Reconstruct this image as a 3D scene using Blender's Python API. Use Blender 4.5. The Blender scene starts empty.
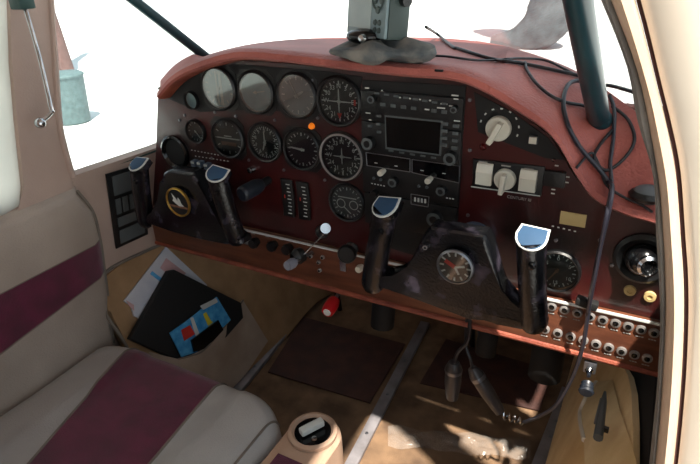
import bpy, bmesh, math, random
from mathutils import Vector, Matrix, noise
from mathutils.bvhtree import BVHTree
random.seed(7)
V=Vector; PI=math.pi; C=bpy.context.scene.collection
# ------------------------------------------------------------------ camera
F=563.86
RM=Matrix(((0.88031,0.18382,-0.43733),(0.47305,-0.40953,0.78007),(-0.03571,-0.89358,-0.44747)))  # columns: right, down, forward
CAM=V((0.399,-0.7681,0.2906))
def ray(px,py): return RM@V((px-350,py-232,F))
def plane(px,py,p,n):
    d=ray(px,py); n=V(n); return CAM+d*((V(p)-CAM).dot(n)/d.dot(n))
def PY(px,py,y=0): return plane(px,py,(0,y,0),(0,1,0))
def PX(px,py,x): return plane(px,py,(x,0,0),(1,0,0))
def PZ(px,py,z): return plane(px,py,(0,0,z),(0,0,1))
cd=bpy.data.cameras.new('camera'); cam=bpy.data.objects.new('camera',cd); C.objects.link(cam)
m=Matrix(((RM[0][0],-RM[0][1],-RM[0][2]),(RM[1][0],-RM[1][1],-RM[1][2]),(RM[2][0],-RM[2][1],-RM[2][2]))).to_4x4()
m.translation=CAM; cam.matrix_world=m
cd.sensor_width=36; cd.lens=F/700*36; cd.clip_start=.01
bpy.context.scene.camera=cam
# ------------------------------------------------------------------ materials
def lin(c):
    return tuple((x/255/12.92 if x/255<=.04045 else ((x/255+.055)/1.055)**2.4) for x in c)+(1,)
def mat(name,c,rough=.5,metal=0,c2=None,scale=20,bump=0,bscale=200,emit=None,estr=0,coat=0,spec=.5,stretch=(1,1,1),sheen=0,lo=.35,hi=.65,trans=0,alpha=1):
    m=bpy.data.materials.new(name); m.use_nodes=True; nt=m.node_tree; b=nt.nodes['Principled BSDF']
    b.inputs['Base Color'].default_value=lin(c); b.inputs['Roughness'].default_value=rough
    b.inputs['Metallic'].default_value=metal; b.inputs['Coat Weight'].default_value=coat
    b.inputs['Coat Roughness'].default_value=.15
    b.inputs['Specular IOR Level'].default_value=spec
    if sheen: b.inputs['Sheen Weight'].default_value=sheen
    if trans: b.inputs['Transmission Weight'].default_value=trans
    tc=nt.nodes.new('ShaderNodeTexCoord'); mp=nt.nodes.new('ShaderNodeMapping'); mp.inputs['Scale'].default_value=stretch
    nt.links.new(tc.outputs['Object'],mp.inputs['Vector'])
    if c2 is None: c2=tuple(x*.86 for x in c)
    if True:
        n=nt.nodes.new('ShaderNodeTexNoise'); n.inputs['Scale'].default_value=scale; n.inputs['Detail'].default_value=5
        nt.links.new(mp.outputs[0],n.inputs['Vector'])
        r=nt.nodes.new('ShaderNodeValToRGB'); r.color_ramp.elements[0].position=lo; r.color_ramp.elements[1].position=hi
        r.color_ramp.elements[0].color=lin(c); r.color_ramp.elements[1].color=lin(c2)
        nt.links.new(n.outputs['Fac'],r.inputs['Fac']); nt.links.new(r.outputs['Color'],b.inputs['Base Color'])
    if bump:
        n=nt.nodes.new('ShaderNodeTexNoise'); n.inputs['Scale'].default_value=bscale; n.inputs['Detail'].default_value=4
        nt.links.new(mp.outputs[0],n.inputs['Vector'])
        bp=nt.nodes.new('ShaderNodeBump'); bp.inputs['Strength'].default_value=bump; bp.inputs['Distance'].default_value=.002
        nt.links.new(n.outputs['Fac'],bp.inputs['Height']); nt.links.new(bp.outputs['Normal'],b.inputs['Normal'])
    if emit: b.inputs['Emission Color'].default_value=lin(emit); b.inputs['Emission Strength'].default_value=estr
    return m
def glass(name,tint,refl=.06,rough=.02):
    m=bpy.data.materials.new(name); m.use_nodes=True; nt=m.node_tree; nt.nodes.clear()
    o=nt.nodes.new('ShaderNodeOutputMaterial'); t=nt.nodes.new('ShaderNodeBsdfTransparent'); t.inputs[0].default_value=lin(tint)
    g=nt.nodes.new('ShaderNodeBsdfGlossy'); g.inputs['Roughness'].default_value=rough
    f=nt.nodes.new('ShaderNodeFresnel'); f.inputs['IOR'].default_value=1.5
    a=nt.nodes.new('ShaderNodeMath'); a.operation='ADD'; a.inputs[1].default_value=refl
    n=nt.nodes.new('ShaderNodeTexNoise'); n.inputs['Scale'].default_value=14
    mu=nt.nodes.new('ShaderNodeMath'); mu.operation='MULTIPLY'; mu.inputs[1].default_value=.03
    a.use_clamp=True; a2=nt.nodes.new('ShaderNodeMath'); a2.operation='ADD'; a2.use_clamp=True
    nt.links.new(n.outputs['Fac'],mu.inputs[0]); nt.links.new(mu.outputs[0],a2.inputs[1])
    mx=nt.nodes.new('ShaderNodeMixShader')
    nt.links.new(f.outputs[0],a.inputs[0]); nt.links.new(a.outputs[0],a2.inputs[0]); nt.links.new(a2.outputs[0],mx.inputs[0])
    nt.links.new(t.outputs[0],mx.inputs[1]); nt.links.new(g.outputs[0],mx.inputs[2]); nt.links.new(mx.outputs[0],o.inputs[0])
    return m
def transl(name,c):
    m=bpy.data.materials.new(name); m.use_nodes=True; nt=m.node_tree; nt.nodes.clear()
    o=nt.nodes.new('ShaderNodeOutputMaterial'); t=nt.nodes.new('ShaderNodeBsdfTranslucent'); d=nt.nodes.new('ShaderNodeBsdfDiffuse')
    n=nt.nodes.new('ShaderNodeTexNoise'); n.inputs['Scale'].default_value=6; cr_=nt.nodes.new('ShaderNodeValToRGB')
    cr_.color_ramp.elements[0].color=lin(c); cr_.color_ramp.elements[1].color=lin(tuple(x*.9 for x in c)); nt.links.new(n.outputs['Fac'],cr_.inputs['Fac'])
    mx=nt.nodes.new('ShaderNodeMixShader'); mx.inputs[0].default_value=.25
    nt.links.new(cr_.outputs[0],t.inputs[0]); nt.links.new(cr_.outputs[0],d.inputs[0]); nt.links.new(t.outputs[0],mx.inputs[1]); nt.links.new(d.outputs[0],mx.inputs[2]); nt.links.new(mx.outputs[0],o.inputs[0]); return m
M=dict(
 panel=mat('burgundy_panel',(62,18,18),.3,c2=(22,12,13),scale=7,bump=.25,bscale=300,coat=.3,lo=.42,hi=.62),
 copper=mat('copper_strip',(124,76,54),.38,metal=.25,c2=(84,48,36),scale=9,stretch=(1,1,8),bump=.2,lo=.3,hi=.7),
 dash=mat('red_leather',(178,98,88),.55,c2=(148,74,66),scale=9,bump=.8,bscale=260,sheen=.1),
 dashedge=mat('worn_leather',(150,78,56),.6,c2=(112,50,38),scale=30,bump=.8,bscale=260),
 black=mat('black_plastic',(15,16,18),.4,bump=.25,bscale=500),
 soft=mat('matt_black',(14,14,15),.75),
 gloss=mat('gloss_black',(12,13,15),.16),
 yoke=mat('worn_black_yoke',(9,10,13),.24,c2=(64,58,70),scale=34,bump=.35,bscale=260,lo=.5,hi=.78),
 cap=mat('blue_grip_cap',(46,76,106),.6,c2=(38,66,94),spec=.2),
 chrome=mat('chrome',(205,208,212),.18,metal=1),
 steel=mat('brushed_steel',(140,142,148),.35,metal=.9),
 dial=mat('dial_black',(16,20,22),.5),
 dialg=mat('dial_grey',(70,72,74),.5,c2=(52,54,56)),
 dialb=mat('dial_blue',(60,100,120),.45,c2=(40,74,96)),
 dialglare=mat('dial_painted_glare',(150,186,196),.45,c2=(110,146,156)),  # window glare on the glass is put into this pale face colour
 brown=mat('brown_dial_sector',(120,84,62),.5),
 greyknob=mat('pale_grey_knob',(136,138,152),.4), rbtn=mat('dark_grey_button',(84,90,92),.5), navy=mat('dark_navy_plastic',(30,36,46),.4), plug=mat('dark_plug_plastic',(62,58,58),.35),
 ringg=mat('breaker_ring_grey',(150,146,144),.4,metal=.3),
 pgrey=mat('faded_print',(165,162,158),.6),
 white=mat('white_print',(205,208,205),.5,c2=(190,194,190)),
 knobw=mat('ivory_plastic',(214,212,200),.4,c2=(200,196,182)),
 red=mat('red_plastic',(170,16,24),.35), jewel=mat('dark_red_jewel',(80,14,16),.2), redp=mat('red_print',(200,50,40),.5),
 orange=mat('orange_lamp',(225,120,30),.3,emit=(255,130,30),estr=.5),
 grey=mat('grey_plastic',(92,98,102),.5), bluegrey=mat('blue_grey_plastic',(84,100,120),.4),
 gpsb=mat('grey_green_plastic',(54,72,70),.5), gpsf=mat('silver_plastic',(128,150,156),.45),
 screen=mat('blank_screen',(8,9,11),.12), gscreen=mat('pale_screen',(176,190,190),.2,c2=(165,180,182)),
 beige=mat('beige_vinyl',(170,157,146),.55,c2=(156,143,132),scale=8,bump=.5,bscale=380),
 beigew=mat('beige_wall',(182,160,148),.6,c2=(168,146,134),scale=6,bump=.3,bscale=300),
 cream=mat('cream_paint',(222,214,200),.4,c2=(212,200,184),scale=5),
 tanpost=mat('tan_door_trim',(206,180,156),.5,c2=(190,154,126),scale=10,bump=.3,stretch=(1,1,.4),lo=.45,hi=.8),
 seal=mat('grey_rubber_seal',(132,128,122),.7,c2=(108,104,100)),
 crackline=mat('dark_crack_line',(70,34,26),.8),
 seat=mat('greige_leather',(168,165,162),.5,c2=(152,149,146),scale=7,bump=.5,bscale=420),
 maroon=mat('maroon_velour',(96,14,52),.85,c2=(74,10,40),scale=26,bump=.6,bscale=600,sheen=.3),
 pipe=mat('grey_piping',(120,110,100),.6),
 tan=mat('tan_carpet',(170,136,100),.9,c2=(150,118,84),scale=18,bump=1,bscale=900),
 carpet=mat('floor_carpet',(134,106,80),.95,c2=(88,68,52),scale=14,bump=1,bscale=700),
 mat_=mat('brown_rubber_mat',(74,44,36),.7,c2=(56,34,30),scale=22,bump=.6),
 pocket=mat('taupe_pocket_vinyl',(180,164,150),.55,c2=(160,142,126),scale=12,bump=.6),
 yellow=mat('yellowed_vinyl',(232,210,166),.6,c2=(206,176,126),scale=9,bump=.5,stretch=(1,1,1)),
 paper=mat('white_paper',(200,200,206),.8,c2=(186,188,198),scale=30),
 pinkp=mat('pink_print',(200,160,160),.8), bluep=mat('blue_print',(40,130,190),.5,c2=(90,170,215),scale=60),
 yellowp=mat('yellow_print',(220,200,50),.5), green=mat('dark_green_paint',(34,74,70),.35,c2=(26,60,58)),
 tube=mat('dark_teal_paint',(22,58,66),.3,c2=(16,46,54)),
 cable=mat('black_cable',(24,24,30),.4), gcable=mat('grey_cable',(42,42,52),.28),
 wall=mat('dark_sidewall',(24,22,22),.8), fire=mat('black_firewall',(10,10,10),.9),
 gold=mat('gold',(200,160,80),.3,metal=.9), ivory=mat('ivory_label',(198,176,124),.6,c2=(180,156,104)),
 bag=mat('grey_beanbag',(128,126,120),.85,c2=(76,84,88),scale=34,bump=.7),
 concrete=mat('concrete',(225,226,224),.9,c2=(205,206,205),scale=.6),
 bin=mat('bin_grey',(84,104,106),.6), bark=mat('bark',(112,122,126),.9,c2=(80,92,96),scale=4,bump=.6,bscale=12),
 bark2=mat('reddish_bark',(104,78,74),.9), console=mat('console_tan',(192,162,140),.5,c2=(174,142,120),scale=12,bump=.3),
 rail=mat('grey_rail',(150,146,150),.5,metal=.3,c2=(120,116,118),scale=20),
 plastic=mat('clear_plastic',(235,228,220),.18,spec=.8),
 lens=glass('gauge_glass',(235,242,242),.02,.03), lensr=glass('reflective_gauge_glass',(215,235,235),.30,.06),
 pane=glass('window_glass',(248,252,252),-.5,.01), rear=transl('translucent_rear_pane',(228,230,226)),
)
M['plastic'].node_tree.nodes['Principled BSDF'].inputs['Alpha'].default_value=.13
# ------------------------------------------------------------------ mesh builder
class MB:
    def __init__(s): s.bm=bmesh.new(); s.mats=[]; s.mi=0
    def m(s,k):
        mt=M[k]
        if mt not in s.mats: s.mats.append(mt)
        s.mi=s.mats.index(mt); return s
    def _f(s,vs):
        try: f=s.bm.faces.new(vs); f.material_index=s.mi; return f
        except ValueError: return None
    def box(s,c,size,R=None,bev=0):
        R=R or Matrix.Identity(3); c=V(c); x,y,z=[q/2 for q in size]
        v=[s.bm.verts.new(c+R@V((a*x,b*y,d*z))) for a in(-1,1) for b in(-1,1) for d in(-1,1)]
        fs=[s._f([v[i] for i in q]) for q in((0,1,3,2),(4,6,7,5),(0,4,5,1),(2,3,7,6),(0,2,6,4),(1,5,7,3))]
        if bev:
            es={e for f in fs for e in f.edges}
            r=bmesh.ops.bevel(s.bm,geom=list(es),offset=bev,segments=2,profile=.6,affect='EDGES')
            for f in r['faces']: f.material_index=s.mi
        return s
    def lathe(s,prof,c=(0,0,0),ax=(0,-1,0),seg=32,sx=1,sz=1):
        """prof: (radius, height along ax)"""
        ax=V(ax).normalized(); c=V(c); u=ax.cross(V((0,0,1)));
        if u.length<.01: u=V((1,0,0))
        u.normalize(); w=u.cross(ax).normalized(); rings=[]
        for r,h in prof:
            if r<1e-6: rings.append([s.bm.verts.new(c+ax*h)])
            else: rings.append([s.bm.verts.new(c+ax*h+u*(r*sx*math.cos(2*PI*k/seg))+w*(r*sz*math.sin(2*PI*k/seg))) for k in range(seg)])
        for a,b in zip(rings,rings[1:]):
            for k in range(seg):
                k2=(k+1)%seg
                if len(a)==1 and len(b)==1: continue
                if len(a)==1: s._f([a[0],b[k],b[k2]])
                elif len(b)==1: s._f([a[k],b[0],a[k2]])
                else: s._f([a[k],b[k],b[k2],a[k2]])
        return s
    def tube(s,pts,r,seg=10,cap=True,sub=6,flat=1):
        pts=[V(p) for p in pts]; rs=r if isinstance(r,(list,tuple)) else [r]*len(pts)
        if sub>1 and len(pts)>2:
            P2=[];R2=[]
            for i in range(len(pts)-1):
                p0=pts[max(i-1,0)];p1=pts[i];p2=pts[i+1];p3=pts[min(i+2,len(pts)-1)]
                for k in range(sub):
                    t=k/sub
                    P2.append(.5*((2*p1)+(p2-p0)*t+(2*p0-5*p1+4*p2-p3)*t*t+(3*p1-p0-3*p2+p3)*t**3)); R2.append(rs[i]*(1-t)+rs[i+1]*t)
            P2.append(pts[-1]);R2.append(rs[-1]); pts,rs=P2,R2
        rings=[]; up=None
        for i,p in enumerate(pts):
            d=(pts[min(i+1,len(pts)-1)]-pts[max(i-1,0)]).normalized()
            if up is None: up=d.orthogonal().normalized()
            up=(up-d*up.dot(d)).normalized(); w=d.cross(up)
            rings.append([s.bm.verts.new(p+(up*math.cos(2*PI*k/seg)+w*math.sin(2*PI*k/seg)*flat)*rs[i]) for k in range(seg)])
        for a,b in zip(rings,rings[1:]):
            for k in range(seg): s._f([a[k],a[(k+1)%seg],b[(k+1)%seg],b[k]])
        if cap: s._f(rings[0][::-1]); s._f(rings[-1])
        return s
    def prism(s,pts,d,bev=0,seg=2):
        """closed polygon of 3D points extruded by the vector d"""
        d=V(d); a=[s.bm.verts.new(V(p)) for p in pts]; b=[s.bm.verts.new(V(p)+d) for p in pts]; n=len(a)
        fs=[s._f(a),s._f(b[::-1])]+[s._f([a[i],b[i],b[(i+1)%n],a[(i+1)%n]]) for i in range(n)]
        if bev:
            es={e for f in fs[:2] if f for e in f.edges}
            r=bmesh.ops.bevel(s.bm,geom=list(es),offset=bev,segments=seg,profile=.6,affect='EDGES')
            for f in r['faces']: f.material_index=s.mi
        return s
    def grid(s,rows,closed=False):
        vs=[[s.bm.verts.new(V(p)) for p in r] for r in rows]
        for a,b in zip(vs,vs[1:]):
            for k in range(len(a)-1): s._f([a[k],a[k+1],b[k+1],b[k]])
        return s
    def ball(s,c,r,sq=(1,1,1),seg=20):
        c=V(c); n=seg//2; rows=[]
        for i in range(n+1):
            t=PI*i/n; rows.append([c+V((r*sq[0]*math.sin(t)*math.cos(2*PI*k/seg),r*sq[1]*math.sin(t)*math.sin(2*PI*k/seg),r*sq[2]*math.cos(t))) for k in range(seg+1)])
        s.grid(rows); bmesh.ops.remove_doubles(s.bm,verts=s.bm.verts,dist=1e-6); return s
    def text(s,body,c,size,R=None):
        cu=bpy.data.curves.new('t','FONT'); cu.body=body; cu.size=size; cu.align_x='CENTER'; cu.align_y='CENTER'; cu.extrude=.0001
        o=bpy.data.objects.new('t',cu); C.objects.link(o); bpy.context.view_layer.update()
        me=bpy.data.meshes.new_from_object(o.evaluated_get(bpy.context.evaluated_depsgraph_get()))
        R=R or Matrix.Identity(3); B=Matrix(((1,0,0),(0,0,-1),(0,1,0)))  # text plane xy -> xz facing -y
        me.transform(Matrix.Translation(V(c))@(R@B).to_4x4())
        for p in me.polygons: p.material_index=0
        n0=len(s.bm.faces); s.bm.from_mesh(me); s.bm.faces.ensure_lookup_table()
        for f in s.bm.faces[n0:]: f.material_index=s.mi
        bpy.data.objects.remove(o); bpy.data.curves.remove(cu); bpy.data.meshes.remove(me); return s
    def build(s,name,parent=None,loc=None,smooth=True,label=None,sharp=35):
        """vertices are given in the frame of loc (or of the parent thing)"""
        bmesh.ops.recalc_face_normals(s.bm,faces=s.bm.faces)
        me=bpy.data.meshes.new(name); s.bm.to_mesh(me); s.bm.free()
        for mt in s.mats: me.materials.append(mt)
        if smooth:
            me.polygons.foreach_set('use_smooth',[True]*len(me.polygons)); me.set_sharp_from_angle(angle=math.radians(sharp))
        o=bpy.data.objects.new(name,me); C.objects.link(o)
        if parent: o.parent=parent
        if loc is not None: o.location=loc
        if label: o['label']=label
        return o
def center(o):
    """move a world-coordinate mesh's origin to its own base"""
    me=o.data; xs=[v.co for v in me.vertices]
    c=V((sum(v.x for v in xs)/len(xs),sum(v.y for v in xs)/len(xs),min(v.z for v in xs)))
    me.transform(Matrix.Translation(-c)); o.location=c; return o
def tag(o,label,cat,group=None,kind=None):
    o['label']=label; o['category']=cat
    if group: o['group']=group
    if kind: o['kind']=kind
    return o
def thing(name,loc,label,cat,group=None):
    o=bpy.data.objects.new(name,None); C.objects.link(o); o.location=loc; o.empty_display_size=.02
    return tag(o,label,cat,group)
def struct(o): o['kind']='structure'; return o
def B(k): return MB().m(k)
def ell(pts): return [V(p) for p in pts]
# ------------------------------------------------------------------ world, sun
w=bpy.data.worlds.new('sky'); bpy.context.scene.world=w; w.use_nodes=True; nt=w.node_tree
bg=nt.nodes['Background']; sky=nt.nodes.new('ShaderNodeTexSky'); sky.sky_type='HOSEK_WILKIE'; sky.turbidity=6; sky.ground_albedo=.7
SUN=V((.33,-.42,1.0)).normalized(); sky.sun_direction=SUN
mx=nt.nodes.new('ShaderNodeMixRGB'); mx.inputs[0].default_value=.85; mx.inputs[2].default_value=(.87,1.0,1.08,1)
nt.links.new(sky.outputs[0],mx.inputs[1]); nt.links.new(mx.outputs[0],bg.inputs[0]); bg.inputs[1].default_value=1.3
ld=bpy.data.lights.new('sun','SUN'); ld.energy=13; ld.angle=math.radians(1.2); ld.color=(1,.93,.82)
lo=bpy.data.objects.new('sun',ld); C.objects.link(lo); lo.rotation_euler=SUN.to_track_quat('Z','Y').to_euler()
# ------------------------------------------------------------------ outside
struct(B('concrete').box((0,5,-1.53),(70,70,.06)).build('ground'))
bp=PZ(75,122,-1.5); t=thing('trash_bin',bp,'grey green trash bin standing outside beyond the left side window','bin')
B('bin').lathe([(0,0),(.17,0),(.19,.02),(.225,.56),(.21,.57),(.0,.5)],(0,0,0),(0,0,1)).build('body',t)
B('bin').lathe([(0,.60),(.2,.6),(.235,.58),(.235,.56),(.21,.555)],(0,0,0),(0,0,1)).build('rim',t)
bp=PZ(68,74,-1.5)
o=B('bark2').tube([bp,bp+V((-.1,0,1)),bp+V((-.3,0,2.2)),bp+V((-.4,.1,4))],[.13,.11,.10,.09],12).build('tree_trunk'); center(o)
tag(o,'thin reddish tree trunk rising behind the trash bin outside','tree trunk')
bp=PZ(540,48,-1.5)
o=B('bark').tube([bp+V((-.9,0,0)),bp+V((-.35,0,.12)),bp+V((.1,0,.55)),bp+V((.18,0,1.4)),bp+V((.1,0,3.4)),bp+V((.1,0,5))],[.2,.3,.44,.44,.42,.42],14).build('tree_trunk'); center(o)
tag(o,'thick blue grey tree trunk with flared root seen through the windshield','tree trunk')
# ------------------------------------------------------------------ cabin shell
ZF=-.68; XL=-.53
struct(B('carpet').box((-.02,-.35,ZF-.02),(1.1,2.1,.04)).build('floor'))
struct(B('fire').box((-.02,.66,-.4),(1.0,.03,.7)).build('wall_front'))
struct(B('beigew').box((-.02,-1.42,-.1),(1.1,.03,1.2)).build('wall_rear'))
struct(B('beigew').prism([(-.66,-1.4,.46),(.325,-1.4,.46),(.325,-.24,.46),(.62,-.24,.46),(.62,.12,.46),(-.66,.12,.46)],(0,0,.03)).build('ceiling_shade'))  # unseen roof; its stepped outline is shaped to place sun and shade
# left wall: vertical below the sill, leaning inward above it
LN=V((1,0,.34)).normalized(); LP=V((XL,0,-.07))
def PLn(px,py,off=0): return plane(px,py,LP+LN*off,LN)
b=B('beigew')
b.prism([(XL,-1.4,-.31),(XL,.65,-.31),(XL,.65,-.1),(XL,.1,-.075),(XL,.055,-.075),(XL,-.144,-.067),(XL,-.3,-.09),(XL,-1.4,-.09)],(-.03,0,0))
pl=[(0,232),(30,227),(77,205),(74,178),(66,150),(60,120),(56,60),(52,0),(51,-60),(50,-150),(0,-150),(8,-60),(10,0),(12,60),(17,120),(24,185),(22,215),(12,226),(0,229)]
pl=[PLn(*p) for p in pl]
b.prism([p for p in pl],-LN*.035,.008)
b.box((XL+.0-.02,-.85,-.06),(.03,1.1,.08))
b.prism([(XL-.002,-1.4,-.31),(XL-.002,.65,-.31),(XL-.002,.65,-.69),(XL-.002,-1.4,-.69)],(-.03,0,0))
struct(b.build('wall_left'))
b=B('beigew').box((.515,-.86,-.54),(.03,1.1,.32)).box((.46,-1.26,-.1),(.03,.3,1.15)); struct(b.build('wall_right_blocker'))  # unseen wall pieces added to cut the light entering from the right
# curved kick slope under the left wall
KN=V((.37,0,.12)).normalized(); KP=V((XL,0,-.31))
def PK(px,py,off=0): return plane(px,py,KP+KN*off,KN)
struct(B('tan').prism([(XL,-.16,-.30),(XL,.65,-.30),(-.41,.65,-.69),(-.41,-.16,-.69)],(-.03,0,-.01)).build('trim_1'))
# rear side pane, side window, sill
zz_=LP+V((0,-1.1,0))-LN*.012; sl_=V((.34,0,-1)).normalized()
q=[zz_-sl_*.45,]+[PLn(*p,-.012) for p in [(0,-150),(9,-60),(11,0),(13,60),(18,120),(25,185),(23,215),(12,227),(0,231)]]+[zz_+sl_*.01]
struct(B('rear').prism(q,-LN*.006).build('window_3'))
q=[PLn(*p,-.02) for p in [(74,180),(66,150),(60,120),(56,60),(52,0),(51,-60),(110,-60),(150,0),(200,50),(190,100),(175,145)]]
struct(B('pane').prism(q,-LN*.004).build('window_1'))
b=B('green'); b.tube([PLn(*p,-.006) for p in [(77,178),(100,170),(130,160),(160,149)]],.0035,8)
b.build('trim_2')['kind']='structure'
b=B('beigew'); b.tube([PLn(*p,.0) for p in [(48,-150),(50,-60),(51,0),(55,60),(59,120),(65,150),(73,178)]],.006,8)
struct(b.build('window_frame'))
# ------------------------------------------------------------------ dash leather and windshield
PR=[((158,95),(163,84,.03)),((172,79),(180,68,.06)),((195,67),(205,55.5,.1)),((235,58),(245,45,.18)),((280,60),(290,39.5,.26)),((330,66),(335,37.5,.30)),((400,74),(400,37,.32)),((450,78),(450,38.5,.32)),((480,88),(490,43,.29)),((515,108),(530,53,.24)),((552,135),(570,68,.17)),((577,175),(600,86,.12)),((595,198),(620,100,.09)),((625,213),(645,120,.05)),((655,222),(670,150,.02)),((700,236),(700,190,.0))]
Fp=[PY(*a,-.03)for a,_ in PR]
for p_ in Fp: p_.z+=.004*min(1,max(0,(p_.x+.32)/.1)); Bp=[PY(b_[0],b_[1],b_[2]) for _,b_ in PR]
def cr(P,n):
    out=[]
    for i in range(len(P)-1):
        p0=P[max(i-1,0)];p1=P[i];p2=P[i+1];p3=P[min(i+2,len(P)-1)]
        for k in range(n):
            t=k/n; out.append(.5*((2*p1)+(p2-p0)*t+(2*p0-5*p1+4*p2-p3)*t*t+(3*p1-p0-3*p2+p3)*t**3))
    return out+[P[-1]]
Fc=cr(Fp,4); Bc=cr(Bp,4)
rows=[]; K=12
for f,bk in zip(Fc,Bc):
    r=[V((f.x,.004,f.z-.012)),V((f.x,-.018,f.z-.010)),V((f.x,-.029,f.z-.007)),V((f.x,-.034,f.z-.003)),V((f.x,-.031,f.z+.005))]
    s0=V((f.x,-.022,f.z+.009))
    for k in range(K+1):
        t=k/K; p=s0.lerp(bk,t); p.z+=.012*math.sin(PI*t)*(0 if f.z>.12 else 1); r.append(p)
    rows.append(r)
b=MB(); vs_=[[b.bm.verts.new(p) for p in r_] for r_ in rows]
for i_,(a_,c_) in enumerate(zip(vs_,vs_[1:])):
    for k_ in range(len(a_)-1):
        b.m('dashedge' if k_<2 else 'dash'); b._f([a_[k_],a_[k_+1],c_[k_+1],c_[k_]])
b.m('dash')
und=[[V((f.x,.004,f.z-.012)),V((f.x*.5+bk.x*.5,bk.y*.5,(f.z+bk.z)*.5-.03)),V((bk.x,bk.y,bk.z-.02)),bk] for f,bk in zip(Fc,Bc)]
b.grid(und)
bmesh.ops.remove_doubles(b.bm,verts=b.bm.verts,dist=1e-5)
for f in b.bm.faces:
    pass
bvh=BVHTree.FromBMesh(b.bm)
dash=b.build('dashboard_cover'); center(dash)
tag(dash,'reddish brown leather glareshield cover curving over the whole instrument panel','dashboard')
def OD(px,py,off=.003,y=-.06):
    d=ray(px,py).normalized(); h=bvh.ray_cast(CAM,d)
    return h[0]-d*off+V((0,0,off*.6)) if h[0] else PY(px,py,y)
q=[]
for bk in Bc[::3]:
    a=V((bk.x*.72-.01,max(-.2,bk.y*.5-.18),.46)); mid=bk.lerp(a,.5)+V((bk.x*.1,.05,.05))
    q.append([bk+V((0,.008,-.004)),bk.lerp(mid,.5)+V((bk.x*.03,.03,.02)),mid,mid.lerp(a,.5)+V((0,.015,.02)),a])
o=B('pane').grid(q).build('window_2'); struct(o)
b=B('cream'); g=[]
for bk in Bc[::2]:
    a=V((bk.x*1.05,bk.y+.004,bk.z-.012)); g.append([a,a+V((0,.04,-.02)),a+V((-bk.x*.1,.35,-.17)),a+V((-bk.x*.3,.9,-.42)),a+V((-bk.x*.6,1.2,-.75))])
e0=g[0];e1=g[-1]
o=b.grid(g).build('cowl_light_blocker'); struct(o)  # hidden deck added to stop daylight leaking into the footwell
# pillar tubes
def strut(p0,p1,r,label):
    t=thing('windshield_pillar',p0,label,'pillar'); d=(p1-p0)*((.458-p0.z)/(p1.z-p0.z))
    B('tube').tube([V(),d*.5,d],r,20,sub=1).build('tube',t)
    B('tube').lathe([(r*1.15,-.004),(r*1.15,.003),(r*1.05,.006),(r*1.0,.008)],(0,0,0),d.normalized(),20).build('collar',t)
a=OD(599,120,0); strut(a,PY(574,-20,a.y-.2),.0142,'dark teal tubular windshield pillar rising from the right end of the dashboard')
a=PY(210,60,.09); strut(a,PY(126,-6,-.05),.009,'dark green tubular windshield pillar at the far left corner')
# ------------------------------------------------------------------ instrument panel face
ol=[(158,95),(172,80),(195,68),(235,60.5),(280,63),(330,68),(400,76),(450,79),(475,87),(515,110),(550,136),(575,177),(592,198),(625,214),(655,222),(700,236),(700,345),(660,320),(243,225),(152,205.5),(156,150)]
ol=[PY(*p) for p in ol]; ol[16]=V((.50,0,-.186)); ol[18]=V((-.27,0,-.186)); ol[17]=V((.458,0,-.186)); ol[19]=V((-.515,0,-.186))
t=thing('instrument_panel',(0,0,-.186),'dark burgundy instrument panel board spanning the cockpit under the red glareshield','instrument panel')
L0=V((0,0,-.186))
B('panel').prism([p-L0 for p in ol],(0,.006,0)).build('panel_face',t)
b=B('soft')
b.prism([PY(*p,-.0015)-L0 for p in [(362,80),(466,86),(455,268),(370,242)]],(0,.002,0))
b.prism([PY(*p,-.0015)-L0 for p in [(474,92),(512,112),(548,138),(564,160),(545,158),(478,132)]],(0,.002,0))
b.build('black_overlay',t,smooth=False)
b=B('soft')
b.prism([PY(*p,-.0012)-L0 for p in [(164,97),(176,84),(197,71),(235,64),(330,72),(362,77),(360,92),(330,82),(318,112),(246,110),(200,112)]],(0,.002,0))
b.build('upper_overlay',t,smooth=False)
scr=[(215,112),(236,116),(275,120),(313,80),(318,118),(365,128),(249,160),(284,170),(325,180),(180,120),(212,158),(470,100),(470,150),(468,215),(556,240),(600,240),(376,71),(612,265),(185,115)]
for s_ in scr:
    B('steel').lathe([(0,.003),(.0025,.0025),(.0028,0)],PY(*s_)-L0,seg=10).build('screw',t)
b=B('white')
for (x0,y0,x1,y1,n) in [(192,150,235,158,14),(196,156,228,161,10),(286,132,330,143,0),(553,226,575,231,5),(487,158,500,160,0)]:
    for k in range(n):
        f=k/max(n-1,1); p=PY(x0+(x1-x0)*f,y0+(y1-y0)*f)-L0; b.box(p+V((0,-.0008,0)),(.003,.001,.0016))
o_=b.build('panel_legend',t,smooth=False)
# copper subpanel with the breakers
def Q(x,z,y=0): return V((x,y,z))
t=thing('breaker_panel',(0,-.012,-.27),'copper coloured lower subpanel strip carrying rows of round circuit breakers','panel'); L1=V((0,-.012,-.27))
B('copper').prism([V((-.515,0,.002)),V((.50,0,.002)),V((.50,0,.084)),V((-.515,0,.084))],(0,.0115,0),.002).build('strip',t)
B('white').box((-.0075,-.0015,.0845),(1.0,.005,.0022)).build('top_edge_trim',t)
B('dashedge').tube([(-.515,.002,.0),(0,-.001,.0),(.5,.002,.0)],.005,8).build('bottom_edge',t)
def breaker(px,py,r=.0072):
    p=PY(px,py,-.012)-L1
    o=B('ringg').lathe([(r*.55,.003),(r*.6,.0042),(r*.95,.0034),(r,0)],p,seg=16).build('circuit_breaker',t)
    B('gloss').lathe([(0,.005),(r*.52,.0045),(r*.58,.002)],p,seg=12).build('button',o)
    return p
pr=B('pgrey'); ps=[]
for k in range(10):   # upper row, visible between the right grip and the door post
    ps.append(breaker(552+k*12.75,306+k*3.3)) if k<9 else None
for k in range(10): ps.append(breaker(532.5+k*12.75,325.3+k*3.62))
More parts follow.
